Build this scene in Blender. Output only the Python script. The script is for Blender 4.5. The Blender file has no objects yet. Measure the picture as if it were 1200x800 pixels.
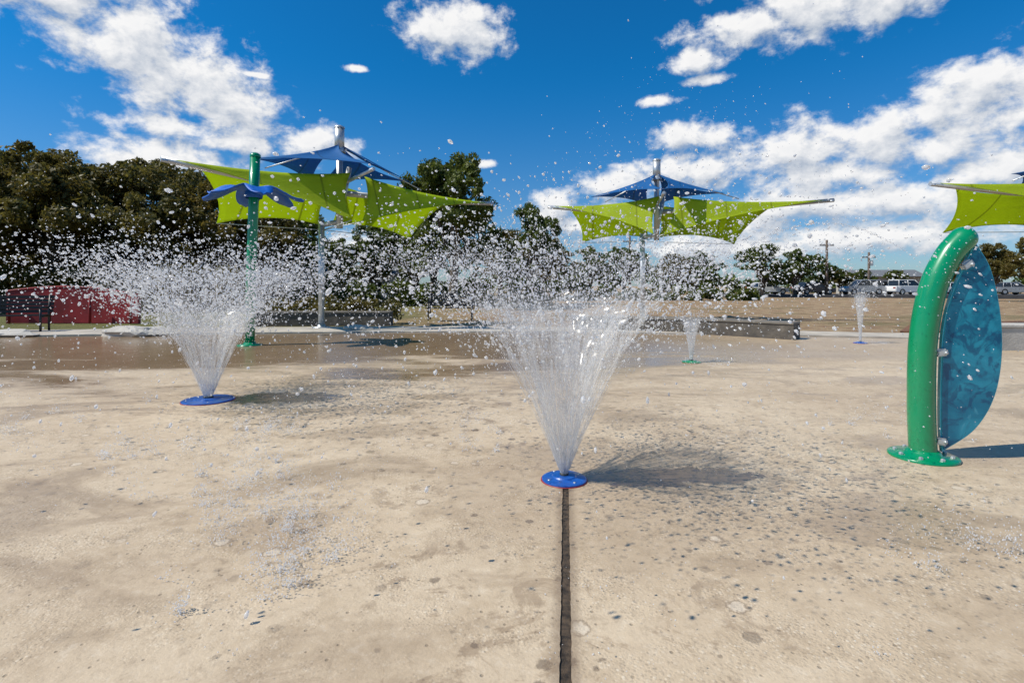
import bpy, bmesh, math, random
import numpy as np
from mathutils import Vector, Matrix
R = math.radians
random.seed(7); rng = np.random.default_rng(11)
scene = bpy.context.scene
COL = scene.collection

# ------------------------------------------------------------------ helpers
def link(o, parent=None):
    COL.objects.link(o)
    if parent: o.parent = parent
    return o
def empty(name, loc=(0,0,0), rotz=0):
    e = bpy.data.objects.new(name, None); e.location = loc; e.rotation_euler[2] = rotz
    e.empty_display_size = .2
    return link(e)
def mesh_obj(name, verts, faces, mats=(), parent=None, smooth=False, loc=(0,0,0), fm=None):
    me = bpy.data.meshes.new(name)
    me.from_pydata([tuple(v) for v in verts] if not isinstance(verts, np.ndarray) else verts.tolist(), [],
                   faces if not isinstance(faces, np.ndarray) else faces.tolist())
    for m in mats: me.materials.append(m)
    if fm is not None: me.polygons.foreach_set('material_index', fm)
    if smooth: me.polygons.foreach_set('use_smooth', [True]*len(me.polygons))
    me.update()
    o = bpy.data.objects.new(name, me); o.location = loc
    return link(o, parent)
def tube(name, pts, rad, mat, parent=None, seg=16, cap=True, loc=(0,0,0)):
    pts = [Vector(p) for p in pts]; n = len(pts)
    rads = rad if isinstance(rad, (list, tuple)) else [rad]*n
    V=[];F=[]
    up = Vector((0,0,1))
    prev=None
    for i,p in enumerate(pts):
        t = (pts[min(i+1,n-1)]-pts[max(i-1,0)]).normalized()
        if prev is None:
            a = t.cross(up) if abs(t.dot(up))<.95 else t.cross(Vector((0,1,0)))
        else:
            a = prev - t*prev.dot(t)
        a.normalize(); prev=a; b=t.cross(a)
        for k in range(seg):
            th=2*math.pi*k/seg
            V.append(p+(a*math.cos(th)+b*math.sin(th))*rads[i])
    for i in range(n-1):
        for k in range(seg):
            k2=(k+1)%seg
            F.append((i*seg+k,i*seg+k2,(i+1)*seg+k2,(i+1)*seg+k))
    if cap:
        F.append(tuple(range(seg))[::-1]); F.append(tuple((n-1)*seg+k for k in range(seg)))
    o = mesh_obj(name,V,F,[mat],parent,True,loc)
    for p in o.data.polygons:
        if len(p.vertices)>4: p.use_smooth=False
    return o
def box(name, c, s, mat, parent=None, rotz=0, bev=0.01):
    bm=bmesh.new(); bmesh.ops.create_cube(bm,size=1)
    for v in bm.verts: v.co=Vector((v.co.x*s[0],v.co.y*s[1],v.co.z*s[2]))
    if bev: bmesh.ops.bevel(bm,geom=bm.edges[:],offset=bev,segments=2,affect='EDGES')
    me=bpy.data.meshes.new(name); bm.to_mesh(me); bm.free(); me.materials.append(mat)
    o=bpy.data.objects.new(name,me); o.location=c; o.rotation_euler[2]=rotz
    return link(o,parent)
def lathe(name, prof, mat, parent=None, seg=40, loc=(0,0,0), smooth=True):
    V=[];F=[]
    for (r,z) in prof:
        for k in range(seg):
            th=2*math.pi*k/seg; V.append((r*math.cos(th),r*math.sin(th),z))
    for i in range(len(prof)-1):
        for k in range(seg):
            k2=(k+1)%seg; F.append((i*seg+k,i*seg+k2,(i+1)*seg+k2,(i+1)*seg+k))
    F.append(tuple((len(prof)-1)*seg+k for k in range(seg)))
    o=mesh_obj(name,V,F,[mat],parent,smooth,loc)
    return o

class NT:
    def __init__(s, nt): s.nt=nt
    def n(s, typ, **kw):
        nd=s.nt.nodes.new(typ)
        for k,v in kw.items(): setattr(nd,k,v)
        return nd
    def l(s,a,b): s.nt.links.new(a,b)
    def put(s, sock, v):
        if isinstance(v,(int,float)): sock.default_value=v
        elif isinstance(v,(tuple,list)):
            sock.default_value = tuple(v) if len(v)==len(sock.default_value) else tuple(v)+(1,)
        else: s.l(v,sock)
    def math(s,op,a,b=0.0,c=0.0,clamp=False):
        nd=s.n('ShaderNodeMath',operation=op); nd.use_clamp=clamp
        s.put(nd.inputs[0],a); s.put(nd.inputs[1],b); s.put(nd.inputs[2],c)
        return nd.outputs[0]
    def vm(s,op,a,b=None,c=None):
        nd=s.n('ShaderNodeVectorMath',operation=op); s.put(nd.inputs[0],a)
        if b is not None: s.put(nd.inputs[1],b)
        if c is not None: s.put(nd.inputs[2],c)
        return nd.outputs['Value'] if op in('LENGTH','DOT_PRODUCT','DISTANCE') else nd.outputs[0]
    def mix(s,f,a,b,blend='MIX'):
        nd=s.n('ShaderNodeMix',data_type='RGBA',blend_type=blend)
        s.put(nd.inputs[0],f); s.put(nd.inputs[6],a); s.put(nd.inputs[7],b)
        return nd.outputs[2]
    def noise(s,vec,scale,detail=4,rough=.5,dist=0.0):
        nd=s.n('ShaderNodeTexNoise'); s.l(vec,nd.inputs['Vector'])
        nd.inputs['Scale'].default_value=scale; nd.inputs['Detail'].default_value=detail
        nd.inputs['Roughness'].default_value=rough; nd.inputs['Distortion'].default_value=dist
        return nd.outputs['Fac']
    def vor(s,vec,scale,feature='F1'):
        nd=s.n('ShaderNodeTexVoronoi',feature=feature); s.l(vec,nd.inputs['Vector'])
        nd.inputs['Scale'].default_value=scale
        return nd
    def ss(s,v,lo,hi,a=0.0,b=1.0):
        nd=s.n('ShaderNodeMapRange',interpolation_type='SMOOTHSTEP'); s.put(nd.inputs[0],v)
        for i,x in enumerate((lo,hi,a,b)): s.put(nd.inputs[i+1],x)
        return nd.outputs[0]
def newmat(name):
    m=bpy.data.materials.new(name); m.use_nodes=True
    t=NT(m.node_tree); b=m.node_tree.nodes['Principled BSDF']
    return m,t,b
def simple(name,col,rough=.5,metal=0.0,var=.12,scale=6,bump=0.0,coat=0.0):
    m,t,b=newmat(name)
    co=t.n('ShaderNodeTexCoord').outputs['Object']
    f=t.noise(co,scale,6,.6)
    c=t.mix(t.ss(f,.3,.7),tuple(x*(1-var) for x in col),tuple(min(1,x*(1+var)) for x in col))
    t.l(c,b.inputs['Base Color']); b.inputs['Metallic'].default_value=metal
    t.l(t.ss(f,.2,.8,rough*.8,min(1,rough*1.2)),b.inputs['Roughness'])
    b.inputs['Coat Weight'].default_value=coat
    if bump:
        bp=t.n('ShaderNodeBump'); bp.inputs['Strength'].default_value=bump; bp.inputs['Distance'].default_value=.02
        t.l(t.noise(co,scale*8,5,.6),bp.inputs['Height']); t.l(bp.outputs[0],b.inputs['Normal'])
    return m

# ------------------------------------------------------------------ camera
cam=bpy.data.cameras.new('camera'); camo=link(bpy.data.objects.new('camera',cam))
cam.lens=18.6; cam.sensor_width=36; cam.clip_end=6000; cam.clip_start=.05
camo.location=(0,0,1.3); camo.rotation_euler=(R(90),0,0); cam.shift_y=-0.0542
scene.camera=camo
scene.view_settings.view_transform='Standard'; scene.view_settings.look='None'
scene.view_settings.exposure=0

# ------------------------------------------------------------------ sun + sky
EL=R(50); AZ=R(256)   # compass azimuth clockwise from +Y
sd=Vector((math.sin(AZ)*math.cos(EL),math.cos(AZ)*math.cos(EL),math.sin(EL)))
sun=bpy.data.lights.new('sun','SUN'); sun.energy=5.0; sun.angle=R(.5); sun.color=(1,.94,.83)
so=link(bpy.data.objects.new('sun',sun)); so.rotation_euler=(-sd).to_track_quat('-Z','Y').to_euler()

w=bpy.data.worlds.new('World'); scene.world=w; w.use_nodes=True
t=NT(w.node_tree); bg=w.node_tree.nodes['Background']
dirv=t.n('ShaderNodeTexCoord').outputs['Generated']
sep=t.n('ShaderNodeSeparateXYZ'); t.l(dirv,sep.inputs[0])
az=t.math('ARCTAN2',sep.outputs[0],sep.outputs[1]); el=t.math('ARCSINE',sep.outputs[2])
sky=t.n('ShaderNodeTexSky',sky_type='NISHITA'); sky.sun_disc=False
sky.sun_elevation=EL; sky.sun_rotation=AZ; sky.ozone_density=1.6; sky.air_density=1.0; sky.dust_density=.3
tint=t.mix(t.ss(el,-.02,.40),(.50,.70,.98),(.05,.72,1.22))
skyc=t.mix(1.0,sky.outputs[0],tint,'MULTIPLY')
CL=[(-41,22.5,4.4,1.9),(-36,20.8,5.4,3.3),(-31,18.2,6,3.4),(-28,16.6,4.2,2.6),(-39,24.6,4.6,2.2),
(-33,14.2,4.2,1.0),(-27.8,13.4,3.4,.9),(-33.5,11.4,6,1.7),(-20.6,14.0,3.4,1.6),
(-6.6,25.8,4.8,2.5),(-3.6,25.4,3.2,2.1),(-16.3,21.5,1.0,.3),(-26,19.7,1.4,.3),
(24,24.0,6,1.5),(30,24.6,6,2.7),(35,24.4,4.5,2.4),(19,22,2.2,1.2),(31.5,28,9,2),
(20.3,20,2.2,.5),(15.2,18.6,2.0,.5),
(41.5,15.2,4.8,2.7),(45.5,14.2,4.5,2.5),(38.8,14.2,2.8,1.6),
(18.5,15,3.6,1.4),(20,11.8,4.8,1.9),(12,10.9,4.0,1.6),
(28.0,12.9,4.8,2.4),(34.5,12.6,5.2,2.1),(39.5,11.6,4.2,1.7),(30,10.0,5.5,1.8),
(4.6,8.4,2.8,1.9),(8.5,6.8,4,2.0),(-2.8,13.0,1.2,.4),
(29,7.6,6.5,1.6),(36.5,7.4,6,1.8),(42.5,9,4.5,1.4),(23.5,6.0,5,1.5),(34,4.8,9,1.6),(22,3.8,8,1.5),
(-14,4.2,6,1.6),
(-60,18,9,4),(70,18,10,4),(100,25,14,5),(150,18,16,6),(-120,22,16,5)]
g=bpy.data.node_groups.new('cloud_field','ShaderNodeTree')
g.interface.new_socket('V',in_out='INPUT',socket_type='NodeSocketVector')
g.interface.new_socket('D',in_out='OUTPUT',socket_type='NodeSocketFloat')
gt=NT(g); gi=gt.n('NodeGroupInput'); go=gt.n('NodeGroupOutput')
V=gi.outputs[0]
cur=None
for (a,e,sw,sh) in CL:
    s=(1/R(sw)/1.18,1/R(sh)/1.18,0)
    ln=gt.vm('LENGTH',gt.vm('MULTIPLY_ADD',V,s,(-R(a)*s[0],-R(e)*s[1],0)))
    cur = ln if cur is None else gt.math('SMOOTH_MIN',cur,ln,.15)
n1=gt.noise(gt.vm('MULTIPLY',V,(1,1.35,1)),19,9,.62,.15)
D=gt.math('SUBTRACT',1.03,cur)
D=gt.math('ADD',D,gt.math('MULTIPLY',gt.math('SUBTRACT',n1,.52),2.7))
gt.l(D,go.inputs[0])
cb=t.n('ShaderNodeCombineXYZ'); t.l(az,cb.inputs[0]); t.l(el,cb.inputs[1])
def field(v):
    nd=t.n('ShaderNodeGroup'); nd.node_tree=g; t.l(v,nd.inputs[0]); return nd.outputs[0]
d1=field(cb.outputs[0]); d2=field(t.vm('ADD',cb.outputs[0],(-.010,.022,0)))
mask=t.ss(d1,-.20,.60)
lit=t.math('ADD',.58,t.math('MULTIPLY',t.math('SUBTRACT',d1,d2),.85),clamp=True)
thick=t.ss(d1,.5,1.5)
lit=t.math('SUBTRACT',lit,t.math('MULTIPLY',thick,.16),clamp=True)
cc=t.mix(lit,(4.0,4.7,5.8),(9.7,9.6,9.5))
skyf=t.mix(t.math('MULTIPLY',mask,.97),skyc,cc)
t.l(skyf,bg.inputs['Color']); bg.inputs['Strength'].default_value=.1

# ------------------------------------------------------------------ ground materials
def pad_material():
    m,t,b=newmat('wet_concrete')
    P=t.n('ShaderNodeTexCoord').outputs['Object']
    sx=t.n('ShaderNodeSeparateXYZ'); t.l(P,sx.inputs[0]); X=sx.outputs[0]; yy=sx.outputs[1]
    big=t.noise(P,.6,5,.6,.3); med=t.noise(P,3.2,7,.68,.5); mot=t.noise(P,13,7,.7,.3)
    base=t.mix(t.ss(big,.32,.68),(.51,.395,.265),(.61,.49,.34))
    base=t.mix(t.ss(med,.44,.68,0,.55),base,(.42,.315,.20))
    base=t.mix(t.ss(mot,.50,.68,0,.38),base,(.29,.215,.14))
    base=t.mix(t.ss(mot,.46,.32,0,.35),base,(.70,.60,.46))
    v=t.vor(P,78); sc=t.n('ShaderNodeSeparateColor'); t.l(v.outputs['Color'],sc.inputs[0])
    st=t.mix(t.ss(sc.outputs[0],.06,.2),(.18,.13,.09),(.48,.38,.26)); st=t.mix(t.ss(sc.outputs[0],.72,.95),st,(.80,.72,.58))
    inside=t.ss(v.outputs['Distance'],.62,.30)
    agg=t.ss(t.noise(P,2.4,5,.65),.42,.64)
    agm=t.math('MULTIPLY',inside,t.math('ADD',.08,t.math('MULTIPLY',agg,.36)))
    base=t.mix(agm,base,st)
    v4=t.vor(P,26); sc4=t.n('ShaderNodeSeparateColor'); t.l(v4.outputs['Color'],sc4.inputs[0])
    pit=t.math('MULTIPLY',t.ss(v4.outputs['Distance'],.24,.10),t.ss(sc4.outputs[1],.76,.84))
    base=t.mix(t.math('MULTIPLY',pit,.55),base,(.17,.125,.08))
    wob=t.math('MULTIPLY',t.math('SUBTRACT',t.noise(P,22,4,.65),.5),.5)
    v2=t.vor(P,9); sc2=t.n('ShaderNodeSeparateColor'); t.l(v2.outputs['Color'],sc2.inputs[0])
    rad=t.math('MULTIPLY',t.math('POWER',sc2.outputs[0],2.5),.34)
    spot=t.ss(t.math('SUBTRACT',rad,t.math('ADD',v2.outputs['Distance'],wob)),-.03,.06)
    area=t.math('MULTIPLY',t.ss(t.noise(P,.8,4,.6),.34,.52),t.ss(t.math('ABSOLUTE',t.math('SUBTRACT',X,.4)),2.4,.5,.4,1))
    spot=t.math('MULTIPLY',spot,area)
    stain=t.math('MULTIPLY',t.ss(t.noise(P,3.6,7,.72,.9),.52,.61),area)
    far=t.math('ADD',yy,t.math('MULTIPLY',t.math('SUBTRACT',t.noise(t.vm('MULTIPLY',P,(.3,1,1)),.9,7,.66,.4),.5),14.0))
    far=t.ss(t.math('SUBTRACT',far,t.math('MULTIPLY',X,.12)),6.5,9.8)
    far=t.math('MULTIPLY',far,t.ss(X,8,1,.35,1.0))
    pud=t.ss(t.noise(t.vm('MULTIPLY',P,(.55,1,1)),1.1,7,.66,.7),.49,.61)
    pud=t.math('MULTIPLY',pud,t.ss(yy,1.0,3.5,.55,1))
    wet=t.math('MAXIMUM',far,t.math('MULTIPLY',pud,.50))
    wet=t.math('MAXIMUM',wet,t.math('MULTIPLY',stain,.62))
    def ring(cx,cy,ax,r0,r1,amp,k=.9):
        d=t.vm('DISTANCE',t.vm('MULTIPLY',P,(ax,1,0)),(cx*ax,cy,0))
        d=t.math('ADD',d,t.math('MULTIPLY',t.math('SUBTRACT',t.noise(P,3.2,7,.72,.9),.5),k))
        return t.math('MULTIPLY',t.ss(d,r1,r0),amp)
    wet_jet_shade=t.math('MAXIMUM',ring(1.0,3.62,.32,.17,.22,1.0,.65),ring(-2.7,6.15,.42,.26,.34,1.0,.8))  # wet patches beside two jets, with the jets' cast shadow painted in
    wet=t.math('MAXIMUM',wet,wet_jet_shade)
    wet=t.math('MAXIMUM',wet,ring(3.4,4.1,.7,.1,.5,.4))
    wet=t.math('MAXIMUM',wet,ring(.5,3.4,1,.7,1.3,.35,1.4))
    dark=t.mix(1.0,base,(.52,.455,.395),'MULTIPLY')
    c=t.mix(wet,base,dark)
    c=t.mix(t.math('MULTIPLY',wet_jet_shade,.35),c,(.13,.10,.07))
    c=t.mix(t.math('MULTIPLY',spot,.66),c,(.16,.115,.075))
    v3=t.vor(P,2.9); d3=t.math('ADD',v3.outputs['Distance'],t.math('MULTIPLY',wob,.35))
    gate=t.ss(t.noise(P,1.3,3),.42,.52)
    rg=t.math('MULTIPLY',t.ss(t.math('ABSOLUTE',t.math('SUBTRACT',d3,.12)),.028,.0),gate)
    c=t.mix(t.math('MULTIPLY',rg,.6),c,(.23,.17,.115))
    ins=t.math('MULTIPLY',t.ss(d3,.12,.08),gate); c=t.mix(t.math('MULTIPLY',ins,.4),c,(.72,.64,.52))
    jd=t.math('ABSOLUTE',t.math('SUBTRACT',X,t.math('MULTIPLY',yy,.1014)))
    jm=t.math('MULTIPLY',t.ss(t.math('ADD',jd,t.math('MULTIPLY',wob,.08)),.08,.02),t.ss(yy,3.6,3.4))
    c=t.mix(t.math('MULTIPLY',jm,.6),c,(.20,.14,.09))
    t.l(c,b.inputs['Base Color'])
    r=t.ss(wet,.0,1,.58,.12); r=t.math('SUBTRACT',r,t.math('MULTIPLY',spot,.3),clamp=True)
    t.l(t.math('ADD',r,t.math('MULTIPLY',mot,.10)),b.inputs['Roughness'])
    b.inputs['Specular IOR Level'].default_value=.5
    h=t.math('ADD',t.math('MULTIPLY',mot,.9),t.math('MULTIPLY',agm,.6)); h=t.math('SUBTRACT',h,t.math('MULTIPLY',pit,.6))
    bp=t.n('ShaderNodeBump'); t.l(t.ss(wet,0,1,.6,.14),bp.inputs['Strength']); bp.inputs['Distance'].default_value=.009
    t.l(h,bp.inputs['Height']); t.l(bp.outputs[0],b.inputs['Normal'])
    return m
M_pad=pad_material()
def grass_material():
    m,t,b=newmat('dry_grass')
    P=t.n('ShaderNodeTexCoord').outputs['Object']; sx=t.n('ShaderNodeSeparateXYZ'); t.l(P,sx.inputs[0])
    a=t.noise(P,.07,5,.6); f=t.noise(P,1.6,7,.72); ff=t.noise(P,22,4,.7)
    green=t.mix(t.ss(f,.3,.7),(.10,.11,.025),(.22,.20,.055)); tan=t.mix(t.ss(f,.35,.65),(.27,.16,.085),(.48,.35,.20))
    k=t.ss(t.math('ADD',sx.outputs[0],t.math('MULTIPLY',t.math('SUBTRACT',a,.5),30)),-9,0)
    k=t.math('MAXIMUM',k,t.ss(a,.5,.62))
    c=t.mix(k,green,tan); c=t.mix(t.ss(t.noise(P,.25,5,.65),.53,.62,0,.55),c,(.13,.13,.04))
    c=t.mix(t.ss(ff,.4,.7,0,.5),c,t.mix(1.0,c,(.5,.5,.45),'MULTIPLY'))
    t.l(c,b.inputs['Base Color']); b.inputs['Roughness'].default_value=.95
    bp=t.n('ShaderNodeBump'); bp.inputs['Distance'].default_value=.08; t.l(t.noise(P,14,5,.75),bp.inputs['Height']); t.l(bp.outputs[0],b.inputs['Normal'])
    return m
M_grass=grass_material()
M_path=simple('pale_concrete',(.45,.40,.33),.8,var=.2,scale=1.5,bump=.3)
M_asphalt=simple('asphalt',(.075,.075,.078),.9,var=.2,scale=2,bump=.3)
M_white=simple('white_paint',(.78,.78,.76),.6)
M_mulch=simple('mulch',(.20,.095,.05),.95,var=.5,scale=9,bump=.9)

def gz(x,y):
    if y<22: return -.02
    k=min(1,(y-22)/40)
    return -.02 + k*(.25*math.sin(x*.03+1)+.18*math.sin(y*.05+x*.02)) - .1*k
xs=sorted(set([-2500,-1200,-600,-300]+list(range(-160,161,5))+[300,600,1200,2500]))
ys=sorted(set([-2500,-1000,-300,-100,-30]+list(range(0,201,4))+[300,600,1200,3000]))
Vg=[(x,y,gz(x,y) if abs(x)<400 and y<400 else -.1) for y in ys for x in xs]; nx=len(xs)
Fg=[(j*nx+i,j*nx+i+1,(j+1)*nx+i+1,(j+1)*nx+i) for j in range(len(ys)-1) for i in range(nx-1)]
mesh_obj('ground',Vg,Fg,[M_grass],smooth=True)

def slab(name,outline,z0,z1,mat):
    bm=bmesh.new(); vs=[bm.verts.new((x,y,z1)) for x,y in outline]; f=bm.faces.new(vs)
    r=bmesh.ops.extrude_face_region(bm,geom=[f])
    for v in r['geom']:
        if isinstance(v,bmesh.types.BMVert): v.co.z=z0
    bmesh.ops.recalc_face_normals(bm,faces=bm.faces)
    me=bpy.data.meshes.new(name); bm.to_mesh(me); bm.free(); me.materials.append(mat)
    return link(bpy.data.objects.new(name,me))
rear=[(26,12.0),(20,12.4),(14,12.7),(10,12.9),(6,13.9),(2,14.6),(-3,14.7),(-8,14.2),(-13,13.4),(-18,12.9),(-26,12.6)]
gw=.0205
def gx(y): return .35*y/3.45
def wav(side):
    out=[]; y=3.4
    while y>-4:
        out.append((gx(y)+side*(gw+random.uniform(-.0022,.002)),y)); y-=.02
    return out
eR=wav(1); eL=wav(-1)
outR=eR+[(26,-4)]+[p for p in rear if p[0]>=2]+[(.35,14.64),(.35,3.4)]
outL=[(.35,3.4),(.35,14.64)]+[p for p in rear if p[0]<2]+[(-26,-4)]+eL[::-1]
pad=empty('splash_pad')
for nm,o_ in (('slab_east',outR),('slab_west',outL)):
    s=slab(nm,o_,-.015,.0,M_pad); s.parent=pad
M_groove=simple('groove_sealant',(.085,.058,.036),.75,var=.7,scale=30,bump=.8)
box('joint_filler',(gx(-.3)+.0,-.3,-.0115),(.05,7.5,.008),M_groove,pad,rotz=-math.atan(.35/3.45),bev=0)
walk=[(26,12.1),(20,12.5),(14,12.8),(10,13.0),(6,14.0),(2,14.7),(-3,14.8),(-8,14.3),(-13,13.5),(-18,13.0),(-26,12.7)]
walk=walk+[(-26,14.6),(-18,14.9),(-13,15.4),(-8,16.2),(-3,16.7),(2,16.6),(6,15.7),(10,14.3),(14,14.0),(20,13.7),(26,13.3)]
slab('walkway_path',walk,-.02,.035,M_path)
slab('mulch_bed',[(11,15),(16,14.8),(24,14.6),(30,15),(29,19),(22,20),(14,18.5)],-.04,.02,M_mulch)

# ------------------------------------------------------------------ water
def water_mats():
    m,t,b=newmat('water_drop')
    b.inputs['Base Color'].default_value=(.95,.97,1,1); b.inputs['Roughness'].default_value=.06
    b.inputs['IOR'].default_value=1.33; b.inputs['Transmission Weight'].default_value=1.0
    tr=t.n('ShaderNodeBsdfTranslucent'); tr.inputs[0].default_value=(.96,.96,.97,1)
    df=t.n('ShaderNodeBsdfDiffuse'); df.inputs[0].default_value=(.96,.96,.96,1)
    mx0=t.n('ShaderNodeMixShader'); mx0.inputs[0].default_value=.5
    t.l(df.outputs[0],mx0.inputs[1]); t.l(tr.outputs[0],mx0.inputs[2])
    mx=t.n('ShaderNodeMixShader'); mx.inputs[0].default_value=.55
    t.l(b.outputs[0],mx.inputs[1]); t.l(mx0.outputs[0],mx.inputs[2])
    t.l(mx.outputs[0],m.node_tree.nodes['Material Output'].inputs[0])
    s,t,b=newmat('water_sheet')
    uv=t.n('ShaderNodeUVMap').outputs[0]
    st=t.noise(t.vm('MULTIPLY',uv,(60,5,1)),1,4,.6,.4)
    st2=t.noise(t.vm('MULTIPLY',uv,(22,30,1)),1,5,.65,1.2)
    su=t.n('ShaderNodeSeparateXYZ'); t.l(uv,su.inputs[0])
    al=t.math('MULTIPLY',t.ss(st,.33,.68),t.ss(st2,.3,.65,.35,1.0))
    al=t.math('MULTIPLY',al,t.ss(t.math('ADD',su.outputs[1],t.math('MULTIPLY',t.math('SUBTRACT',st2,.5),.6)),.70,1.0,1,0))
    al=t.math('MULTIPLY',al,t.ss(su.outputs[1],0,.6,.72,.62))
    tr=t.n('ShaderNodeBsdfTransparent'); tl=t.n('ShaderNodeBsdfTranslucent'); df=t.n('ShaderNodeBsdfDiffuse'); gl=t.n('ShaderNodeBsdfGlossy')
    gl.inputs['Roughness'].default_value=.15
    for q in (tl,df): q.inputs[0].default_value=(.93,.93,.92,1)
    m1=t.n('ShaderNodeMixShader'); t.l(tl.outputs[0],m1.inputs[1]); t.l(df.outputs[0],m1.inputs[2])
    m2=t.n('ShaderNodeMixShader'); m2.inputs[0].default_value=.2; t.l(m1.outputs[0],m2.inputs[1]); t.l(gl.outputs[0],m2.inputs[2])
    m3=t.n('ShaderNodeMixShader'); t.l(al,m3.inputs[0]); t.l(tr.outputs[0],m3.inputs[1]); t.l(m2.outputs[0],m3.inputs[2])
    t.l(m3.outputs[0],s.node_tree.nodes['Material Output'].inputs[0])
    return m,s
M_drop,M_sheet=water_mats()
bm=bmesh.new(); bmesh.ops.create_icosphere(bm,subdivisions=1,radius=1); TV=np.array([v.co[:] for v in bm.verts]); TF=np.array([[v.index for v in f.verts] for f in bm.faces]); bm.free()
def drops(name,pos,rad,vel,parent,jit=.35):
    n=len(pos); pos=np.asarray(pos); rad=np.asarray(rad); vel=np.asarray(vel,dtype=float)
    d=vel/np.maximum(1e-6,np.linalg.norm(vel,axis=1))[:,None]
    st=1+rng.random(n)**2*1.3
    tv=TV[None]*rad[:,None,None]*(1+jit*(rng.random((n,len(TV),1))-.5))
    along=(tv*d[:,None,:]).sum(2,keepdims=True)
    tv=tv+along*d[:,None,:]*(st-1)[:,None,None]
    V=(tv+pos[:,None,:]).reshape(-1,3)
    F=(TF[None]+(np.arange(n)*len(TV))[:,None,None]).reshape(-1,3)
    return mesh_obj(name,V,F,[M_drop],parent,True)
G=9.8
M_blue=simple('blue_nozzle_enamel',(.01,.085,.36),.35,var=.15,coat=.3)
M_redrim=simple('red_gasket',(.30,.03,.02),.5)
M_dark=simple('dark_hole',(.01,.015,.02),.6)
M_green=simple('green_powder_coat',(.0,.225,.09),.28,var=.06,coat=.5)
M_steel=simple('galvanised_steel',(.52,.54,.55),.38,metal=.6,var=.1,scale=3)
def jet(loc,disc,vz,vr,tsheet,ndrop,rs,nozmat,nstr=60,wind=(.25,.05)):
    E=empty('water_jet',(loc[0],loc[1],0))
    lathe('nozzle_cover',[(disc+.007,.0005),(disc+.007,.004)],M_redrim,E)
    lathe('nozzle_plate',[(disc,.002),(disc,.012),(disc-.012,.018),(disc*.55,.026),(disc*.5,.034),(disc*.28,.036)],nozmat,E,smooth=False)
    lathe('nozzle_bore',[(disc*.2,.0365),(disc*.2,.046),(disc*.12,.047)],M_dark,E)
    for k in range(4):
        a=k*math.pi/2+.5; lathe('bolt_%d'%(k+1),[(.009,0),(.009,.006)],M_steel,E,seg=8,loc=(disc*.8*math.cos(a),disc*.8*math.sin(a),.017))
    r0=disc*.14
    nu,nv=160,26; V=[];F=[];UV=[]
    for j in range(nv+1):
        tt=tsheet*1.25*j/nv
        for i in range(nu+1):
            ph=2*math.pi*i/nu; rip=1+.06*math.sin(7*ph+9*tt*8)*j/nv+.04*math.sin(13*ph-40*tt)*j/nv
            r=(r0+vr*tt)*rip; z=.04+vz*tt-.5*G*tt*tt
            V.append((r*math.cos(ph),r*math.sin(ph),z)); UV.append((i/nu,j/nv))
    for j in range(nv):
        for i in range(nu):
            a=j*(nu+1)+i; F.append((a,a+1,a+nu+2,a+nu+1))
    for sc_ in (1.0,.74):
        VV=[(x*sc_,y*sc_,z*(1+.04*(1-sc_))) for x,y,z in V]
        o=mesh_obj('water_sheet',VV,F,[M_sheet],E,True)
        uvl=o.data.uv_layers.new(name='UVMap'); vi=np.zeros(len(o.data.loops),dtype=int); o.data.loops.foreach_get('vertex_index',vi)
        u=np.array(UV)[vi]; u[:,0]+=sc_; uvl.data.foreach_set('uv',u.ravel())
    SV=[];SF=[]
    for fam in (-1,1):
        for i in range(nstr):
            ph0=2*math.pi*(i+random.random()*.7)/nstr; tw=fam*random.uniform(.6,4.0); v_=vr*random.uniform(.5,1.1); vzz=vz*random.uniform(.92,1.04)
            rr=random.uniform(.0006,.0015); t1=tsheet*random.uniform(.5,1.2); ns=14; wv=random.uniform(.002,.008)
            for j in range(ns+1):
                tt=t1*j/ns; ph=ph0+tw*tt; r=r0+v_*tt+wv*math.sin(j*1.7+i)*j/ns; z=.04+vzz*tt-.5*G*tt*tt
                c=Vector((r*math.cos(ph),r*math.sin(ph),z)); b0=len(SV)
                rad_=rr*(1-.4*j/ns)*(1+.5*math.sin(j*2.3+i))
                for k in range(3):
                    a=2*math.pi*k/3; SV.append(c+Vector((math.cos(ph)*math.cos(a)-math.sin(ph)*math.sin(a),math.sin(ph)*math.cos(a)+math.cos(ph)*math.sin(a),0))*rad_)
                if j:
                    for k in range(3):
                        k2=(k+1)%3; SF.append((b0-3+k,b0-3+k2,b0+k2,b0+k))
    mesh_obj('water_strands',SV,SF,[M_drop],E,True)
    n=ndrop
    ph=rng.random(n)*2*np.pi; tf=2*vz/G
    tt=np.where(rng.random(n)<.74, tsheet*.75+rng.random(n)**1.1*.46, tsheet+rng.random(n)*(tf-tsheet))
    vzs=vz*(1+rng.normal(0,.07,n)); vrs=vr*np.clip(1.12+rng.normal(0,.38,n),.05,2.5)
    r=r0+vrs*tt
    x=r*np.cos(ph)+wind[0]*tt*tt+rng.normal(0,.03,n); y=r*np.sin(ph)+wind[1]*tt*tt+rng.normal(0,.03,n); z=.04+vzs*tt-.5*G*tt*tt
    vel=np.stack([vrs*np.cos(ph),vrs*np.sin(ph),vzs-G*tt],1)
    rad=np.clip(rs*np.exp(rng.normal(-.75,.58,n)),rs*.2,rs*1.6)
    ok=(z>.01)&(y+loc[1]>1.8)
    drops('water_droplets',np.stack([x,y,z],1)[ok],rad[ok],vel[ok],E)
    n=int(ndrop*.9); ph=rng.random(n)*2*np.pi; tt=tsheet*(.6+1.4*rng.random(n)**.8); k=np.clip(1+rng.normal(0,.24,n),0,1.9)
    pos=np.stack([(r0+vr*tt)*k*np.cos(ph),(r0+vr*tt)*k*np.sin(ph),.04+vz*tt-.5*G*tt*tt+rng.normal(0,.05,n)],1)
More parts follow.
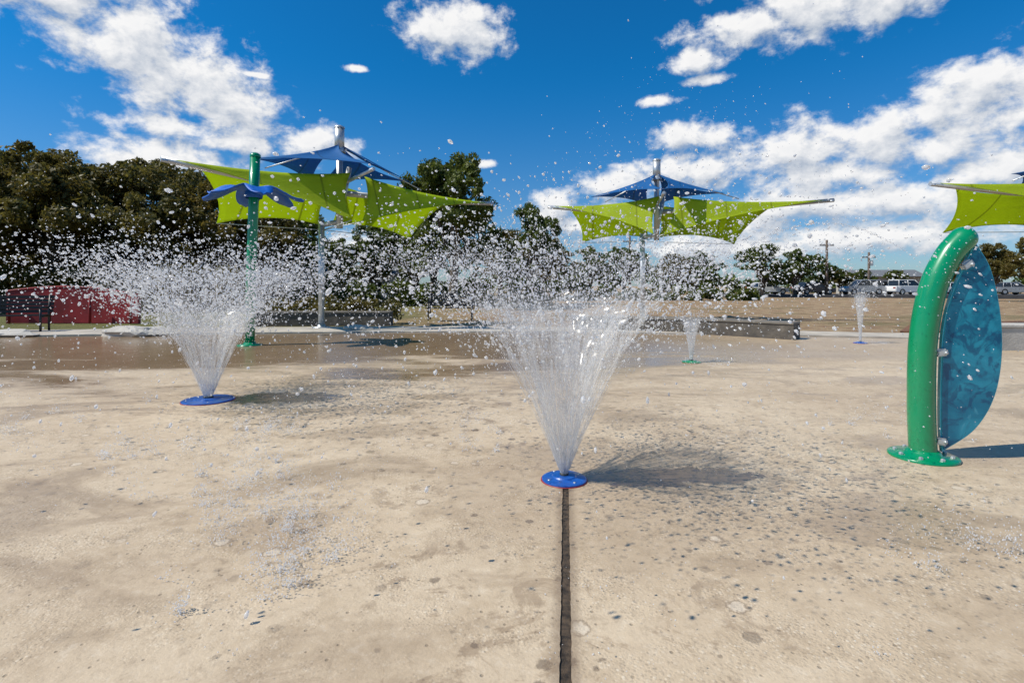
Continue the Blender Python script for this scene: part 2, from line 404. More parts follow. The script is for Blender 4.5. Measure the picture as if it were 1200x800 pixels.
    drops('mist_droplets',pos,rs*.36*(.35+rng.random(n)),np.tile([0,0,1.],(n,1)),E)
    P=[];Rr=[];Vv=[]
    for i in range(170):
        a=random.uniform(0,2*math.pi); rr=vr*tf*random.gauss(.95,.2); cx=rr*math.cos(a)+wind[0]; cy=rr*math.sin(a)
        if loc[1]+cy<1.2: continue
        k=random.randint(3,14); e=random.uniform(.02,.07)
        for j in range(k):
            P.append((cx+random.gauss(0,e),cy+random.gauss(0,e),abs(random.gauss(0,e*.7))+.002)); Rr.append(random.uniform(.001,.003)); Vv.append((random.gauss(0,1),random.gauss(0,1),1))
    drops('ground_splashes',P,Rr,Vv,E)
    return E
jet((.35,3.55),.150,5.35,1.95,.27,14000,.0064,M_blue,80)
jet((-3.45,6.01),.27,5.4,2.0,.22,15000,.0092,M_blue,70)
jet((3.05,9.0),.16,3.8,.45,.26,700,.006,M_green,26)
jet((7.9,12.0),.14,4.6,.28,.35,600,.007,M_blue,16)
Ew=empty('water_spray')
n=2600
px=-.6+3.4*rng.random(n)**.9; pz=1.40+1.5*(rng.random(n)**1.6)*np.exp(-((px-1.15)/.95)**2)+rng.normal(0,.12,n); py=3.6+rng.normal(0,.5,n)
drops('fine_spray',np.stack([px,py,pz],1),.0011+.0030*rng.random(n)**2.5,np.tile([.5,0,-1.],(n,1)),Ew)
n=1200
px=rng.normal(-3.3,1.6,n); pz=1.35+np.abs(rng.normal(0,.34,n)); py=6+rng.normal(0,1,n)
drops('fine_spray',np.stack([px,py,pz],1),.0018+.0038*rng.random(n)**2.5,np.tile([.5,0,-1.],(n,1)),Ew)
n=2200
px=rng.uniform(-5.5,4.5,n); py=rng.uniform(2.4,8,n); pz=np.abs(rng.normal(0,.4,n))+.02
drops('drifting_spray',np.stack([px,py,pz],1),.0009+.0028*rng.random(n)**3,np.tile([.3,0,-1.],(n,1)),Ew)
# heavy water landing: plumes of fine droplets kicked up off the slab
P=[];Rr=[];Vv=[]
for (cx,cy,num,sp) in [(-1.30,2.9,26,.40),(-1.10,2.45,20,.26),(-1.75,3.5,24,.45),(-3.0,4.1,14,.5),(-2.3,4.6,16,.45),(2.0,2.7,6,.4),(2.3,2.3,6,.3),(3.2,5.2,8,.6),(-4.6,5.0,14,.7),(-.5,4.6,8,.5)]:
    for i in range(num):
        x=cx+random.gauss(0,sp*.45); y=cy+random.gauss(0,sp*.6); e=random.uniform(.015,.055); dx=random.gauss(.4,.5)
        for j in range(random.randint(30,100)):
            hh=random.expovariate(1)*e*1.7; P.append((x+random.gauss(0,e)+dx*hh,y+random.gauss(0,e),hh+.002)); Rr.append(random.uniform(.0012,.0034)*(1 if random.random()<.92 else 1.6)); Vv.append((dx,random.gauss(0,.5),1))
drops('landing_splashes',P,Rr,Vv,Ew)
P=[];Vv=[]
for i in range(420):
    k=rng.random()*1.02
    P.append((3.6+2.3*k+rng.normal(0,.012),8.0+rng.normal(0,.012),1.9+1.5*k*(1-k)+rng.normal(0,.012)-.05*k)); Vv.append((1,0,.5-k))
drops('arching_stream',P,.003+.003*rng.random(len(P)),Vv,Ew)

# ------------------------------------------------------------------ leaf water feature
LF=empty('leaf_water_feature',(3.13,4.03,0),R(-8))
def cr(pts,n=8):
    out=[]; P=[Vector(p) for p in pts]; P=[P[0]*2-P[1]]+P+[P[-1]*2-P[-2]]
    for i in range(1,len(P)-2):
        for k in range(n):
            u=k/n; a,b,c,d=P[i-1],P[i],P[i+1],P[i+2]
            out.append(.5*((2*b)+(c-a)*u+(2*a-5*b+4*c-d)*u*u+(3*b-a-3*c+d)*u**3))
    out.append(P[-2]); return out
path=cr([(0,0,0),(-.012,0,.42),(.0,0,.88),(.065,0,1.27),(.17,0,1.52),(.275,0,1.655)],8)
rads=[.090]*len(path)
dirn=(path[-1]-path[-2]).normalized(); last=path[-1]
for k in range(1,7):
    a=k/6*math.pi/2; path.append(last+dirn*.09*math.sin(a)); rads.append(max(.003,.09*math.cos(a)))
tube('curved_stem',path,rads,M_green,LF,seg=32)
lathe('base_flange',[(.225,.001),(.225,.016),(.215,.022),(.12,.024),(.108,.05),(.092,.06)],M_green,LF)
for k in range(8):
    a=k*math.pi/4+.2; lathe('flange_bolt_%d'%(k+1),[(.016,0),(.016,.014),(.008,.02)],M_steel,LF,seg=6,loc=(.175*math.cos(a),.175*math.sin(a),.021),smooth=False)
m,t,b=newmat('teal_translucent_panel')
P=t.n('ShaderNodeTexCoord').outputs['Object']
n1=t.noise(P,3.2,4,.55,1.6); n2=t.noise(P,6,4,.55,2.0)
c=t.mix(t.ss(n1,.35,.65),(.0,.20,.33),(.02,.35,.49)); c=t.mix(t.ss(n2,.47,.62,0,.7),c,(.0,.07,.18)); c=t.mix(t.ss(n2,.38,.26,0,.5),c,(.12,.50,.62))
t.l(c,b.inputs['Base Color']); b.inputs['Roughness'].default_value=.15; b.inputs['Coat Weight'].default_value=.4
tl=t.n('ShaderNodeBsdfTranslucent'); t.l(t.mix(1.0,c,(1.5,1.5,1.5),'MULTIPLY'),tl.inputs[0]); mx=t.n('ShaderNodeMixShader'); mx.inputs[0].default_value=.3
t.l(b.outputs[0],mx.inputs[1]); t.l(tl.outputs[0],mx.inputs[2]); t.l(mx.outputs[0],m.node_tree.nodes['Material Output'].inputs[0])
M_teal=m
M_tealrim=simple('panel_edge',(.10,.55,.62),.25,var=.1,coat=.3)
right=cr([(.345,1.63,0),(.45,1.42,0),(.515,1.08,0),(.52,.74,0),(.465,.45,0),(.335,.22,0),(.12,.05,0)],8)
left=cr([(.12,.05,0),(.105,.23,0),(.108,.62,0),(.13,1.0,0),(.20,1.28,0),(.345,1.63,0)],8)
ol=[(p.x,p.y) for p in right]+[(p.x,p.y) for p in left[1:-1]]
def panel(name,ol,y0,y1,mats,parent,bev):
    bm=bmesh.new(); vs=[bm.verts.new((x,y0,z)) for x,z in ol]; f=bm.faces.new(vs)
    r=bmesh.ops.extrude_face_region(bm,geom=[f])
    for v in r['geom']:
        if isinstance(v,bmesh.types.BMVert): v.co.y=y1
    bmesh.ops.recalc_face_normals(bm,faces=bm.faces)
    ed=[e for e in bm.edges if len(e.link_faces)==2 and any(len(f.verts)>6 for f in e.link_faces)]
    bmesh.ops.bevel(bm,geom=ed,offset=bev,segments=2,affect='EDGES')
    me=bpy.data.meshes.new(name); bm.to_mesh(me); bm.free()
    for q in mats: me.materials.append(q)
    for p in me.polygons: p.material_index = 0 if len(p.vertices)>6 else (1 if len(mats)>1 else 0)
    return link(bpy.data.objects.new(name,me),parent)
panel('leaf_panel',ol,-.030,.018,[M_teal,M_tealrim],LF,.009)
for (x,z,a) in ((.275,1.46,-35),(.10,.80,-8),(.095,.135,10)):
    o=box('clamp',(x,-.04,z),(.085,.05,.055),M_steel,LF,bev=.012); o.rotation_euler[1]=R(a)
    o=lathe('clamp_bolt',[(.013,0),(.013,.012),(.006,.016)],M_steel,LF,seg=6,loc=(x+.02,-.065,z)); o.rotation_euler[0]=R(90)

# ------------------------------------------------------------------ green post with blue petals
BP=empty('flower_water_feature',(-5.75,11.6,0))
tube('green_post',[(0,0,0),(0.03,0,1.5),(.08,0,3),(.12,0,4.15)],.105,M_green,BP,seg=24)
lathe('base_flange',[(.26,.001),(.26,.02),(.13,.024),(.12,.07)],M_green,BP)
lathe('post_cap',[(.112,0),(.112,.05),(.06,.09)],M_green,BP,loc=(.122,0,4.12))
M_petal=simple('blue_petal_paint',(.0,.10,.45),.5,coat=.1)
for k in range(6):
    a=k*math.pi/3+.1; V=[];F=[]; n=10
    for j in range(n+1):
        u=j/n; L=.1+.95*u; wd=.25*math.sin(math.pi*min(1,u*.92+.06))**.6+.02; z=3.32+.10*math.sin(u*5.0)-.10*u+.02*u*u
        for s in (-1,-.5,0,.5,1): V.append((.09+L*math.cos(a)-s*wd*math.sin(a),L*math.sin(a)+s*wd*math.cos(a),z+.05*abs(s)))
    for j in range(n):
        for s in range(4): b0=j*5+s; F.append((b0,b0+1,b0+6,b0+5))
    o=mesh_obj('petal_%d'%(k+1),V,F,[M_petal],BP,True)
    md=o.modifiers.new('solid','SOLIDIFY'); md.thickness=.025
lathe('hub_ring',[(.17,0),(.18,.05),(.18,.16),(.12,.2)],M_petal,BP,loc=(.09,0,3.22))

# ------------------------------------------------------------------ shade canopies
def sailmat(name,c,tcol,k):
    m,t,b=newmat(name); P=t.n('ShaderNodeTexCoord').outputs['Object']
    f=t.noise(P,1.2,5,.6); col=t.mix(t.ss(f,.3,.7),tuple(x*.88 for x in c),tuple(x*1.08 for x in c))
    sx=t.n('ShaderNodeSeparateXYZ'); t.l(P,sx.inputs[0])
    fr=t.math('FRACT',t.math('MULTIPLY',sx.outputs[0],.62)); seam=t.ss(t.math('ABSOLUTE',t.math('SUBTRACT',fr,.5)),.025,.008)
    col=t.mix(t.math('MULTIPLY',seam,.45),col,tuple(x*.45 for x in c))
    t.l(col,b.inputs['Base Color']); b.inputs['Roughness'].default_value=.7
    tl=t.n('ShaderNodeBsdfTranslucent'); t.l(t.mix(t.math('MULTIPLY',seam,.6),tcol,tuple(x*.4 for x in tcol)),tl.inputs[0])
    bp=t.n('ShaderNodeBump'); bp.inputs['Distance'].default_value=.06; bp.inputs['Strength'].default_value=.4
    t.l(t.noise(t.vm('MULTIPLY',P,(1,1,3)),1.6,3,.5,.5),bp.inputs['Height']); t.l(bp.outputs[0],b.inputs['Normal']); t.l(bp.outputs[0],tl.inputs['Normal'])
    mx=t.n('ShaderNodeMixShader'); mx.inputs[0].default_value=k
    t.l(b.outputs[0],mx.inputs[1]); t.l(tl.outputs[0],mx.inputs[2]); t.l(mx.outputs[0],m.node_tree.nodes['Material Output'].inputs[0])
    return m
M_lime=sailmat('lime_shade_fabric',(.47,.58,.02),(.66,.80,.015),.55)
M_blues=sailmat('blue_shade_fabric',(.01,.15,.42),(.0,.18,.50),.4)
def sail(name,corners,mat,parent,sag=.14,n=14,belly=-.12):
    C=[Vector(c) for c in corners]; cen=sum(C,Vector())/len(C)
    if len(C)==3: C=[C[0],C[1],C[2],C[2]]
    def edge(a,b,u):
        p=a.lerp(b,u); mid=(a+b)/2; L=(b-a).length
        d=(cen-mid)
        if L<1e-4: return a.copy()
        return p+d.normalized()*L*sag*4*u*(1-u)*min(1,d.length/(L*.3+1e-6))
    V=[];F=[]
    for j in range(n+1):
        v=j/n
        for i in range(n+1):
            u=i/n
            top=edge(C[0],C[1],u); bot=edge(C[3],C[2],u); lf=edge(C[0],C[3],v); rt=edge(C[1],C[2],v)
            bil=(C[0]*(1-u)+C[1]*u)*(1-v)+(C[3]*(1-u)+C[2]*u)*v
            p=top*(1-v)+bot*v+lf*(1-u)+rt*u-bil
            p.z+=belly*16*u*(1-u)*v*(1-v)
            V.append(p)
    for j in range(n):
        for i in range(n):
            a=j*(n+1)+i; F.append((a,a+1,a+n+2,a+n+1))
    o=mesh_obj(name,V,F,[mat],parent,True)
    bmm=bmesh.new(); bmm.from_mesh(o.data); bmesh.ops.remove_doubles(bmm,verts=bmm.verts,dist=1e-4); bmm.to_mesh(o.data); bmm.free()
    md=o.modifiers.new('solid','SOLIDIFY'); md.thickness=.012
    return o
def canopy(loc,rot,L,Rr,zt=4.4,footdx=-.55):
    E=empty('shade_canopy',(loc[0],loc[1],0),rot)
    ca,sa=math.cos(-rot),math.sin(-rot); fx,fy=footdx*ca,footdx*sa
    tube('support_post',[(fx,fy,0),(fx,fy,3.3)],.095,M_steel,E,seg=20)
    lathe('post_base',[(.26,.0),(.26,.03),(.12,.04),(.12,.1)],M_steel,E,loc=(fx,fy,.03))
    tube('bracket',[(fx,fy,3.15),(0,0,3.25)],.08,M_steel,E)
    tube('diagonal_strut',[(fx*.1,fy*.1,3.1),(-fx*.55,-fy*.55,4.9)],.08,M_steel,E)
    tube('mast',[(0,0,3.05),(0,0,5.5)],.10,M_steel,E,seg=24)
    tube('mast_top',[(0,0,5.4),(0,0,6.1)],.145,M_steel,E,seg=24)
    lathe('mast_collar',[(.18,0),(.18,.12),(.15,.14)],M_steel,E,loc=(0,0,5.35))
    lathe('mast_cap',[(.155,0),(.155,.04),(.05,.09)],M_steel,E,loc=(0,0,6.09))
    for nm,x in (('arm_long',Rr),('arm_short',-L)):
        s=1 if x>0 else -1
        tube(nm,[(0,.12,4.15),(x*.5,.08,4.2),(x+s*.28,0,zt+.03)],[.09,.085,.07],M_steel,E,seg=18)
        tube(nm+'_tie',[(s*.1,0,5.5),(x*.5,0,zt+.16)],.018,M_steel,E,seg=8)
        lathe(nm+'_cap',[(.085,0),(.085,.05)],M_steel,E,loc=(x+s*.2,0,zt-.02),seg=16)
    tube('arm_front',[(0,0,4.35),(0,-2.2,4.5)],.05,M_steel,E)
    tube('arm_rear',[(0,0,4.35),(0,2.2,4.5)],.05,M_steel,E)
    z=zt
    S=[[(-L,-.05,z+.04),(.10,-.55,4.66),(-.25,-1.35,3.15)],
       [(-L*.86,.15,z-.05),(-.05,.3,4.45),(-.2,1.1,3.25),(-2.9,2.0,3.15)],
       [(Rr,-.05,z+.04),(.55,-.55,4.62),(.1,-1.30,3.15)],
       [(Rr*.72,.15,z-.05),(.05,.3,4.45),(.2,1.1,3.25),(3.1,1.1,2.95)]]
    for i,c in enumerate(S): sail('lime_sail_%d'%(i+1),c,M_lime,E,sag=.09,belly=-.09)
    K=[(-2.5,0,4.78),(0,-2.2,4.62),(2.5,0,4.78),(0,2.2,4.62)]
    for i in range(4):
        sail('blue_sail_%d'%(i+1),[K[i],K[(i+1)%4],(0,0,5.62)],M_blues,E,sag=.13,belly=-.1)
    for i,c in enumerate([(-.25,-1.35,3.15),(.1,-1.30,3.15),(-2.9,2.0,3.15),(3.1,1.1,2.95)]):
        tube('cable_%d'%(i+1),[c,(fx*.9,fy*.9,3.0)],.012,M_steel,E,seg=6)
    return E
canopy((-5.25,16.1),R(42),4.3,5.8)
canopy((5.55,20.3),R(-9),3.9,6.0)
canopy((18.0,16.6),R(4),4.9,5.2)

# ------------------------------------------------------------------ foliage
def leafmat(name,c1,c2,c3):
    m,t,b=newmat(name); P=t.n('ShaderNodeTexCoord').outputs['Object']; gpos=t.n('ShaderNodeNewGeometry')
    f=t.noise(P,.9,4,.6); rnd=gpos.outputs['Random Per Island']
    oi=t.n('ShaderNodeObjectInfo').outputs['Random']
    c=t.mix(t.ss(f,.38,.62),c1,c2); c=t.mix(t.ss(rnd,.5,1,0,.7),c,c3)
    c=t.mix(t.math('MULTIPLY',oi,.45),c,t.mix(1.0,c,(1.4,1.08,.6),'MULTIPLY'))
    t.l(c,b.inputs['Base Color']); b.inputs['Roughness'].default_value=.55
    tl=t.n('ShaderNodeBsdfTranslucent'); t.l(c,tl.inputs[0]); mx=t.n('ShaderNodeMixShader'); mx.inputs[0].default_value=.4
    t.l(b.outputs[0],mx.inputs[1]); t.l(tl.outputs[0],mx.inputs[2]); t.l(mx.outputs[0],m.node_tree.nodes['Material Output'].inputs[0])
    return m
M_leafA=leafmat('oak_foliage_olive',(.085,.085,.018),(.145,.120,.026),(.22,.18,.04))
M_leafB=leafmat('oak_foliage_green',(.055,.09,.015),(.10,.14,.022),(.16,.20,.035))
M_bark=simple('bark',(.09,.07,.05),.9,var=.3,scale=5,bump=.5)
def leaves(cent,crad,per,size):
    n=len(cent)*per
    c=np.repeat(cent,per,0); rr=np.repeat(crad,per)
    d=rng.normal(size=(n,3)); d/=np.linalg.norm(d,axis=1)[:,None]
    p=c+d*(rr*(rng.random(n)**.45))[:,None]*np.array([1,1,.75])
    a=rng.normal(size=(n,3)); a/=np.linalg.norm(a,axis=1)[:,None]
    b=np.cross(a,rng.normal(size=(n,3))); b/=np.linalg.norm(b,axis=1)[:,None]
    s=(size*(.5+rng.random(n)))[:,None]
    V=np.stack([p-a*s,p+b*s*.45,p+a*s,p-b*s*.45],1).reshape(-1,3)
    F=np.arange(n*4).reshape(-1,4)
    return V,F
def tree_mesh(name,H,W,seed,lm,ncl=85,per=330,base=.22,size=.13):
    global rng
    rng_old=rng; rng=np.random.default_rng(seed); rd=random.Random(seed)
    lobes=[]
    for i in range(9):
        a=i*2.4+rd.random(); r=W*.5*rd.uniform(.2,.68); z=H*rd.uniform(base+.2,.80); lobes.append((r*math.cos(a),r*math.sin(a),z,W*rd.uniform(.16,.27)))
    lobes.append((rd.uniform(-.4,.4),0,H*.84,W*.2))
    cs=[];rs=[]
    for i in range(ncl):
        lb=lobes[i%len(lobes)]; d=rng.normal(size=3); d/=np.linalg.norm(d); k=lb[3]*rng.random()**.35
        z=lb[2]+d[2]*k*.85
        if z>H*.97: z=H*.97-rng.random()*.3
        if z<H*base: z=H*base+rng.random()*.6
        cs.append((lb[0]+d[0]*k,lb[1]+d[1]*k,z)); rs.append(W*rng.uniform(.035,.085))
    V,F=leaves(np.array(cs),np.array(rs),per,size)
    V=V.tolist(); F=F.tolist(); fm=[1]*len(F)
    def limb(pts,rads,seg=7):
        b0=len(V)
        for p,r in zip(pts,rads):
            for k in range(seg):
                th=2*math.pi*k/seg; V.append([p[0]+r*math.cos(th),p[1]+r*math.sin(th),p[2]])
        for i in range(len(pts)-1):
            for k in range(seg):
                k2=(k+1)%seg; F.append([b0+i*seg+k,b0+i*seg+k2,b0+(i+1)*seg+k2,b0+(i+1)*seg+k]); fm.append(0)
    fk=H*.24; limb([(0,0,-.2),(.05,0,fk*.5),(.0,.05,fk)],[H*.042,H*.033,H*.03])
    for lb in lobes:
        mx=(lb[0]*.45+rd.uniform(-.3,.3),lb[1]*.45,fk+(lb[2]-fk)*.55)
        limb([(0,.05,fk-.1),mx,(lb[0],lb[1],lb[2])],[H*.02,H*.013,H*.005],5)
    rng=rng_old
    me=bpy.data.meshes.new(name); me.from_pydata(V,[],F); me.materials.append(M_bark); me.materials.append(lm)
    me.polygons.foreach_set('material_index',fm); me.update(); return me
T=[tree_mesh('oak_a',10,9.5,3,M_leafA,ncl=170,per=210,base=.16),tree_mesh('oak_b',10,8.5,5,M_leafB,ncl=150,per=210),tree_mesh('oak_c',10,11,8,M_leafA,ncl=190,per=210,base=.16),tree_mesh('oak_d',10,9,13,M_leafB,ncl=150,per=210,base=.13)]
def tree(k,x,y,h,wsc=1.0,rot=None):
    o=bpy.data.objects.new('oak_tree',T[k]); s=h/10
    o.scale=(s*wsc,s*wsc,s); o.location=(x,y,-.05); o.rotation_euler[2]=rot if rot is not None else random.uniform(0,6.28)
    link(o)
for (k,x,y,h,ws) in [(2,-29,27,8.8,1.0),(0,-25,29,9.2,1.1),(2,-20.5,30,8.7,1.05),(0,-33,32,10.0,1),(2,-16.5,31,7.7,1.05),(2,-23,36,10.0,1.1),(0,-27.5,34,9.6,1.1),
   (3,-13.5,34,6.6,1.15),(3,-10,38,6.4,1.1),(1,-18,40,8.2,1.1),
   (1,-3.3,30,9.3,.85),(3,-5.0,34,8.3,.9),(3,1.2,35,7.2,.75),(0,2.6,42,5.6,.9),(3,-8,44,6.5,1.2),(0,-1,46,6.5,1.2),
   (3,7,48,5.2,1.2),(1,11,52,5.4,1.2),(0,15.5,50,4.6,1.1),(3,19.5,54,5.2,1.1),(1,4,52,5.4,1.3),
   (1,27.5,58,6.2,1.2),(3,32,60,5.8,1.1),(1,36.5,62,4.4,1.1),(0,41,66,3.6,1.2),(3,48,72,3.8,1.2),(1,55,76,3.8,1.3),
   (0,39,43,5.0,1.0),(2,45,44,6.4,1.0),(0,62,75,7,1),(1,23,66,5.2,1.3),(2,-38,24,8.6,1),(0,-42,34,10,1)]:
    tree(k,x,y,h,ws)
cs=[];rs=[]
for i in range(480):
    x=random.uniform(-150,170); y=95+random.uniform(-8,14); h=3.6+1.4*math.sin(x*.09)+1.0*math.sin(x*.23+1)
    if x<-20: h+=2.5
    cs.append((x,y,random.uniform(.3,max(1,h)))); rs.append(random.uniform(1.0,2.0))
V,F=leaves(np.array(cs),np.array(rs),150,.42); mesh_obj('distant_tree_line',V,F,[M_leafB])
def hedge(name,x0,x1,y,h,nc,lm,per=260,size=.07):
    cs=[];rs=[]
    for i in range(nc):
        cs.append((random.uniform(x0,x1),y+random.uniform(-.5,.5),random.uniform(.15,h*.8))); rs.append(min(.9,h*random.uniform(.25,.42)))
    V,F=leaves(np.array(cs),np.array(rs),per,size); mesh_obj(name,V,F,[lm])
hedge('hedge',-36,-14,27,2.4,120,M_leafA,250,.11)
hedge('hedge',-60,-12,42,4.8,420,M_leafA,180,.16)
hedge('hedge',-14,3,33,1.7,90,M_leafB,200,.1)
hedge('hedge',2,20,43,1.4,70,M_leafB,200,.12)
hedge('shrub',-8.6,-4.0,18.5,.95,44,M_leafA,260,.05)

# ------------------------------------------------------------------ walls, benches, small things
m,t,b=newmat('dark_stone'); P=t.n('ShaderNodeTexCoord').outputs['Object']
f=t.noise(P,4,6,.65); v=t.vor(P,3.0)
c=t.mix(t.ss(f,.3,.7),(.075,.065,.055),(.17,.145,.115)); c=t.mix(t.ss(v.outputs['Distance'],.1,.5,0,.4),c,(.05,.045,.04))
t.l(c,b.inputs['Base Color']); b.inputs['Roughness'].default_value=.8
bp=t.n('ShaderNodeBump'); bp.inputs['Distance'].default_value=.03; t.l(f,bp.inputs['Height']); t.l(bp.outputs[0],b.inputs['Normal']); M_stone=m
M_lime_stone=simple('limestone_block',(.45,.42,.37),.85,var=.15,scale=3,bump=.6)
def wall(name,pts,h,th,mat,capmat):
    E=empty(name); n=len(pts); P2=[Vector(p) for p in pts]; N=[]
    for i in range(n):
        d=(P2[min(i+1,n-1)]-P2[max(i-1,0)]).normalized(); N.append(Vector((-d.y,d.x)))
    def strip(nm,w,z0,z1,mt):
        V=[];F=[]
        for p,nn in zip(P2,N):
            for s,z in ((-1,z0),(1,z0),(1,z1),(-1,z1)): V.append((p.x+nn.x*w*s,p.y+nn.y*w*s,z))
        for i in range(n-1):
            for k in range(4): k2=(k+1)%4; F.append((i*4+k,i*4+k2,i*4+4+k2,i*4+4+k))
        F+=[(3,2,1,0),tuple((n-1)*4+k for k in range(4))]
        o=mesh_obj(nm,V,F,[mt],E); md=o.modifiers.new('bev','BEVEL'); md.width=.012; md.segments=2; md.limit_method='ANGLE'
    strip('body',th/2,-.02,h,mat); strip('coping',th/2+.025,h+.001,h+.06,capmat); return E
M_cop=simple('dark_coping',(.17,.15,.125),.75,var=.25,scale=2,bump=.3)
sm=lambda P:[(p.x,p.y) for p in cr([(a,b_,0) for a,b_ in P],5)]
wall('stone_seat_wall',sm([(6.95,12.9),(6.1,13.7),(5.2,14.4),(4.2,15.0),(3.1,15.4),(1.8,15.7)]),.36,.5,M_stone,M_cop)
wall('low_stone_wall',sm([(-8.4,17.4),(-7.3,17.5),(-6.2,17.6),(-5.1,17.6),(-4.0,17.6)]),.4,.4,M_stone,M_cop)
wall('limestone_seat_wall',sm([(9.75,10.9),(10.9,10.9),(12.1,11.0),(13.6,11.2)]),.46,.55,M_lime_stone,M_lime_stone)
for (x,y,sx,sy,sz) in ((-9.9,13.9,.9,.4,.2),(-13.3,13.7,1.1,.35,.12),(-4.5,15.4,.4,.3,.12)):
    bm=bmesh.new(); bmesh.ops.create_icosphere(bm,subdivisions=3,radius=1)
    for vv in bm.verts:
        k=1+.15*math.sin(vv.co.x*5+vv.co.y*3+x)+.1*math.sin(vv.co.z*7+vv.co.x*2); zz=max(-.3,min(.7,vv.co.z))
        vv.co=Vector((vv.co.x*sx*k,vv.co.y*sy*k,zz*sz*k*1.3+.05))
    me=bpy.data.meshes.new('boulder'); bm.to_mesh(me); bm.free(); me.materials.append(M_lime_stone)
    o=bpy.data.objects.new('boulder',me); o.location=(x,y,0); link(o)
M_red=simple('red_panel_paint',(.24,.010,.014),.7,var=.3,scale=1.5,bump=.2)
RC=empty('red_curved_barrier',(0,0,0))
n=24;V=[];F=[]
for i in range(n+1):
    u=i/n; x=-17.6+4.6*u; y=18.4+.15*math.sin(math.pi*u); h=.98+.28*math.sin(math.pi*(.15+.85*u))
    for z in (0,h*.5,h): V.append((x,y,z))
for i in range(n):
    for k in range(2): a=i*3+k; F.append((a,a+3,a+4,a+1))
o=mesh_obj('panel',V,F,[M_red],RC,False); md=o.modifiers.new('s','SOLIDIFY'); md.thickness=.12
tube('top_rail',[(-17.6+4.6*i/n,18.42+.15*math.sin(math.pi*i/n),.99+.28*math.sin(math.pi*(.15+.85*i/n))) for i in range(n+1)],.035,M_red,RC,seg=8)
for i in range(4): tube('post_%d'%(i+1),[(-17.4+1.4*i,18.3,0),(-17.4+1.4*i,18.3,.98)],.04,M_red,RC,8)
M_black=simple('black_metal',(.015,.015,.017),.4,var=.3)
def bench(x,y,rot,L=1.8):
    E=empty('park_bench',(x,y,.035),rot)
    for k in range(5): box('seat_slat_%d'%(k+1),(0,-.2+.1*k,.45),(L,.075,.03),M_black,E,bev=.006)
    for k in range(5): box('back_slat_%d'%(k+1),(0,.28+.02*k,.55+.1*k),(L,.03,.085),M_black,E,bev=.006)
    for i,sx in enumerate((-L/2+.1,L/2-.1)):
        tube('leg_front_%d'%(i+1),[(sx,-.22,0),(sx,-.22,.64)],.03,M_black,E,8); tube('leg_rear_%d'%(i+1),[(sx,.28,0),(sx,.26,.5),(sx,.36,1.03)],.03,M_black,E,8)
        tube('armrest_%d'%(i+1),[(sx,-.26,.65),(sx,.3,.66)],.03,M_black,E,8); tube('brace_%d'%(i+1),[(sx,-.22,.41),(sx,.27,.41)],.025,M_black,E,8)
bench(-13.9,14.6,R(20)); bench(-16.0,15.2,R(18)); bench(-2.3,19.8,0)

def shed(name,x,y,w,d,h,rot=0,open_=False):
    E=empty(name,(x,y,-.05),rot)
    wallm=simple('painted_siding',(.42,.41,.38),.8); roofm=simple('metal_roof',(.16,.165,.17),.6)
    if open_:
        for i,(a,b_) in enumerate(((-1,-1),(1,-1),(-1,1),(1,1),(0,-1),(0,1))): tube('column_%d'%(i+1),[(a*w*.45,b_*d*.42,0),(a*w*.45,b_*d*.42,h)],.1,M_steel,E,10)
    else:
        box('walls',(0,0,h/2),(w,d,h),wallm,E,bev=.01)
        for i in range(3):
            box('window_%d'%(i+1),(-w*.3+w*.3*i,-d/2-.02,h*.58),(w*.14,.05,h*.3),M_dark,E,bev=.005)
            box('window_frame_%d'%(i+1),(-w*.3+w*.3*i,-d/2-.01,h*.58),(w*.17,.03,h*.36),M_white,E,bev=.005)
    V=[(-w*.56,-d*.62,h),(w*.56,-d*.62,h),(w*.56,d*.62,h),(-w*.56,d*.62,h),(-w*.56,0,h+d*.22),(w*.56,0,h+d*.22)]
    o=mesh_obj('roof',V,[(0,1,5,4),(3,4,5,2),(0,4,3),(1,2,5)],[roofm],E); md=o.modifiers.new('s','SOLIDIFY'); md.thickness=.12
shed('park_building',-12,41,5.5,3.5,2.2,R(8)); shed('picnic_shelter',-30,22.5,6,4,2.5,R(20),True); shed('park_building',58,84,10,5,2.8,R(-5))

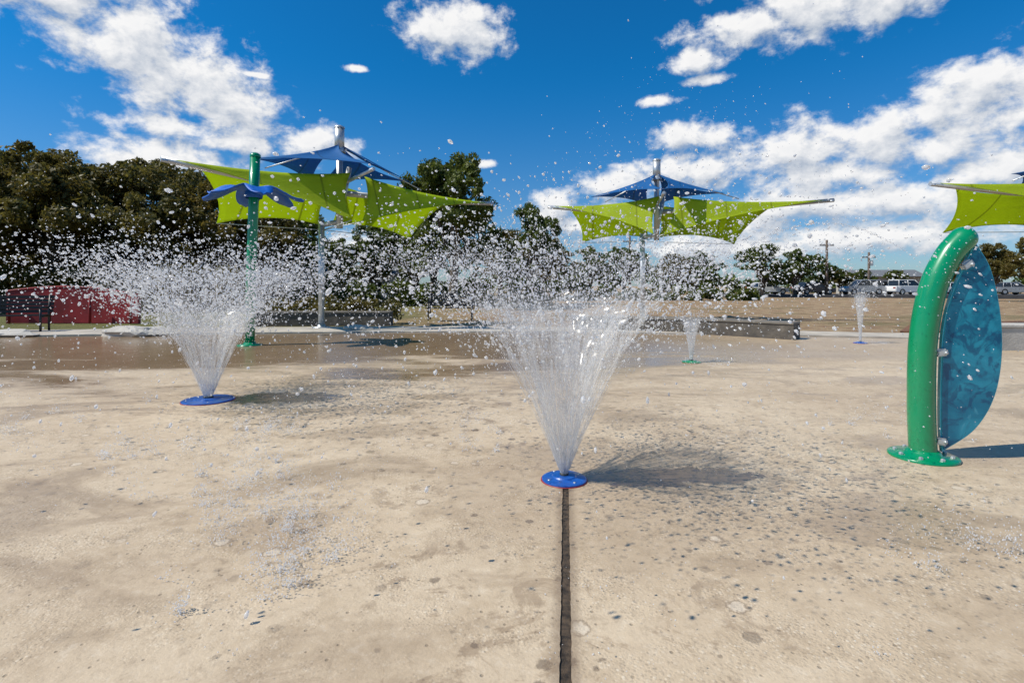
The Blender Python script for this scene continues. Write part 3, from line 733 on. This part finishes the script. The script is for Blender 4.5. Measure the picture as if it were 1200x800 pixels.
def sheet(name,pts,z,mat): return mesh_obj(name,[(x,y,z) for x,y in pts],[tuple(range(len(pts)))],[mat])
slab('parking_lot',[(22,60),(80,54),(82,63),(24,69)],-.3,.30,M_asphalt)
for i in range(12):
    x=25+i*4.4; y=60.2-.1*(x-22)
    sheet('parking_line',[(x,y),(x+.15,y),(x+.15,y+4.5),(x,y+4.5)],.304,M_white)
M_glass=simple('car_glass',(.02,.025,.03),.08); M_tyre=simple('tyre_rubber',(.02,.02,.02),.8); M_chrome=simple('wheel_alloy',(.5,.5,.52),.3,metal=.7)
def car(x,y,rot,paint,suv=False,z=.30):
    E=empty('parked_car',(x,y,z),rot); h=1.0 if suv else .85; top=1.72 if suv else 1.42
    prof=[(-2.25,.35),(-2.28,.6),(-2.2,h-.05),(-1.9,h+.03),(1.1,h+.03),(1.9,h-.08),(2.2,.72),(2.25,.45),(2.2,.3),(1.85,.28),(-1.85,.28)]
    def ext(name,pr,w,mat,bev=.06,taper=1):
        bm=bmesh.new(); vs=[bm.verts.new((a,-w,b_)) for a,b_ in pr]; f=bm.faces.new(vs); r=bmesh.ops.extrude_face_region(bm,geom=[f])
        for v in r['geom']:
            if isinstance(v,bmesh.types.BMVert): v.co.y=w
        zz=[b_ for a,b_ in pr]; z0,z1=min(zz),max(zz)
        for v in bm.verts: v.co.y*=1-(1-taper)*(v.co.z-z0)/(z1-z0)
        bmesh.ops.recalc_face_normals(bm,faces=bm.faces); bmesh.ops.bevel(bm,geom=bm.edges[:],offset=bev,segments=2,affect='EDGES')
        me=bpy.data.meshes.new(name); bm.to_mesh(me); bm.free(); me.materials.append(mat); return link(bpy.data.objects.new(name,me),E)
    ext('body',prof,.9,paint)
    bk=-2.0 if suv else -1.7
    ext('windows',[(bk+.08,h),(bk+.35,top-.06),(.35,top-.06),(1.15,h)],.80,M_glass,.02,.84)
    ext('roof',[(bk+.25,top-.1),(bk+.4,top),(.3,top),(.45,top-.1)],.70,paint,.03,.95)
    for i,px in enumerate((bk+.22,-.55,.78)): 
        for s in (-1,1): tube('pillar_%d'%(i+1),[(px if i<2 else 1.12,s*.80,h),(px+(.12 if i==0 else 0) if i<2 else .38,s*.69,top-.06)],.035,paint,E,6)
    for i,(wx,s) in enumerate(((-1.4,-1),(1.4,-1),(-1.4,1),(1.4,1))):
        tube('wheel_%d'%(i+1),[(wx,s*.92,.34),(wx,s*.70,.34)],.34,M_tyre,E,20); tube('hub_%d'%(i+1),[(wx,s*.935,.34),(wx,s*.9,.34)],.2,M_chrome,E,12)
    for s in (-1,1): box('tail_light',(-2.26,s*.68,.8),(.05,.3,.14),M_redrim,E,bev=.01); box('headlight',(2.18,s*.66,.68),(.08,.34,.13),M_chrome,E,bev=.01)
Pw=simple('white_car_paint',(.75,.75,.74),.3,var=.03,coat=.6); Ps=simple('silver_car_paint',(.42,.43,.44),.3,metal=.4,coat=.6); Pd=simple('dark_car_paint',(.04,.045,.06),.3,coat=.6)
car(45.5,61,R(8),Pw,True); car(50.8,60.5,R(4),Pw); car(41,62,R(178),Ps,True); car(35.6,62.5,R(5),Pd); car(30.4,63,R(3),Pw); car(56,59.5,R(0),Ps)
M_wood=simple('weathered_pole',(.12,.09,.07),.9,var=.25,bump=.4)
for (x,y,h) in ((35.7,60,6.6),(42.5,63,5.4),(13.8,62,7.2)):
    E=empty('utility_pole',(x,y,-.1)); tube('pole',[(0,0,0),(0,0,h)],[.17,.12],M_wood,E,10)
    box('crossarm',(0,0,h-.6),(1.6,.12,.12),M_wood,E,bev=.01)
    for s in (-.7,-.3,.3,.7): lathe('insulator',[(.05,0),(.06,.1),(.03,.16)],M_steel,E,8,loc=(s,0,h-.54))
    if x>40: box('transformer',(.28,0,h-1.3),(.35,.35,.6),M_steel,E,bev=.05)
print('done')
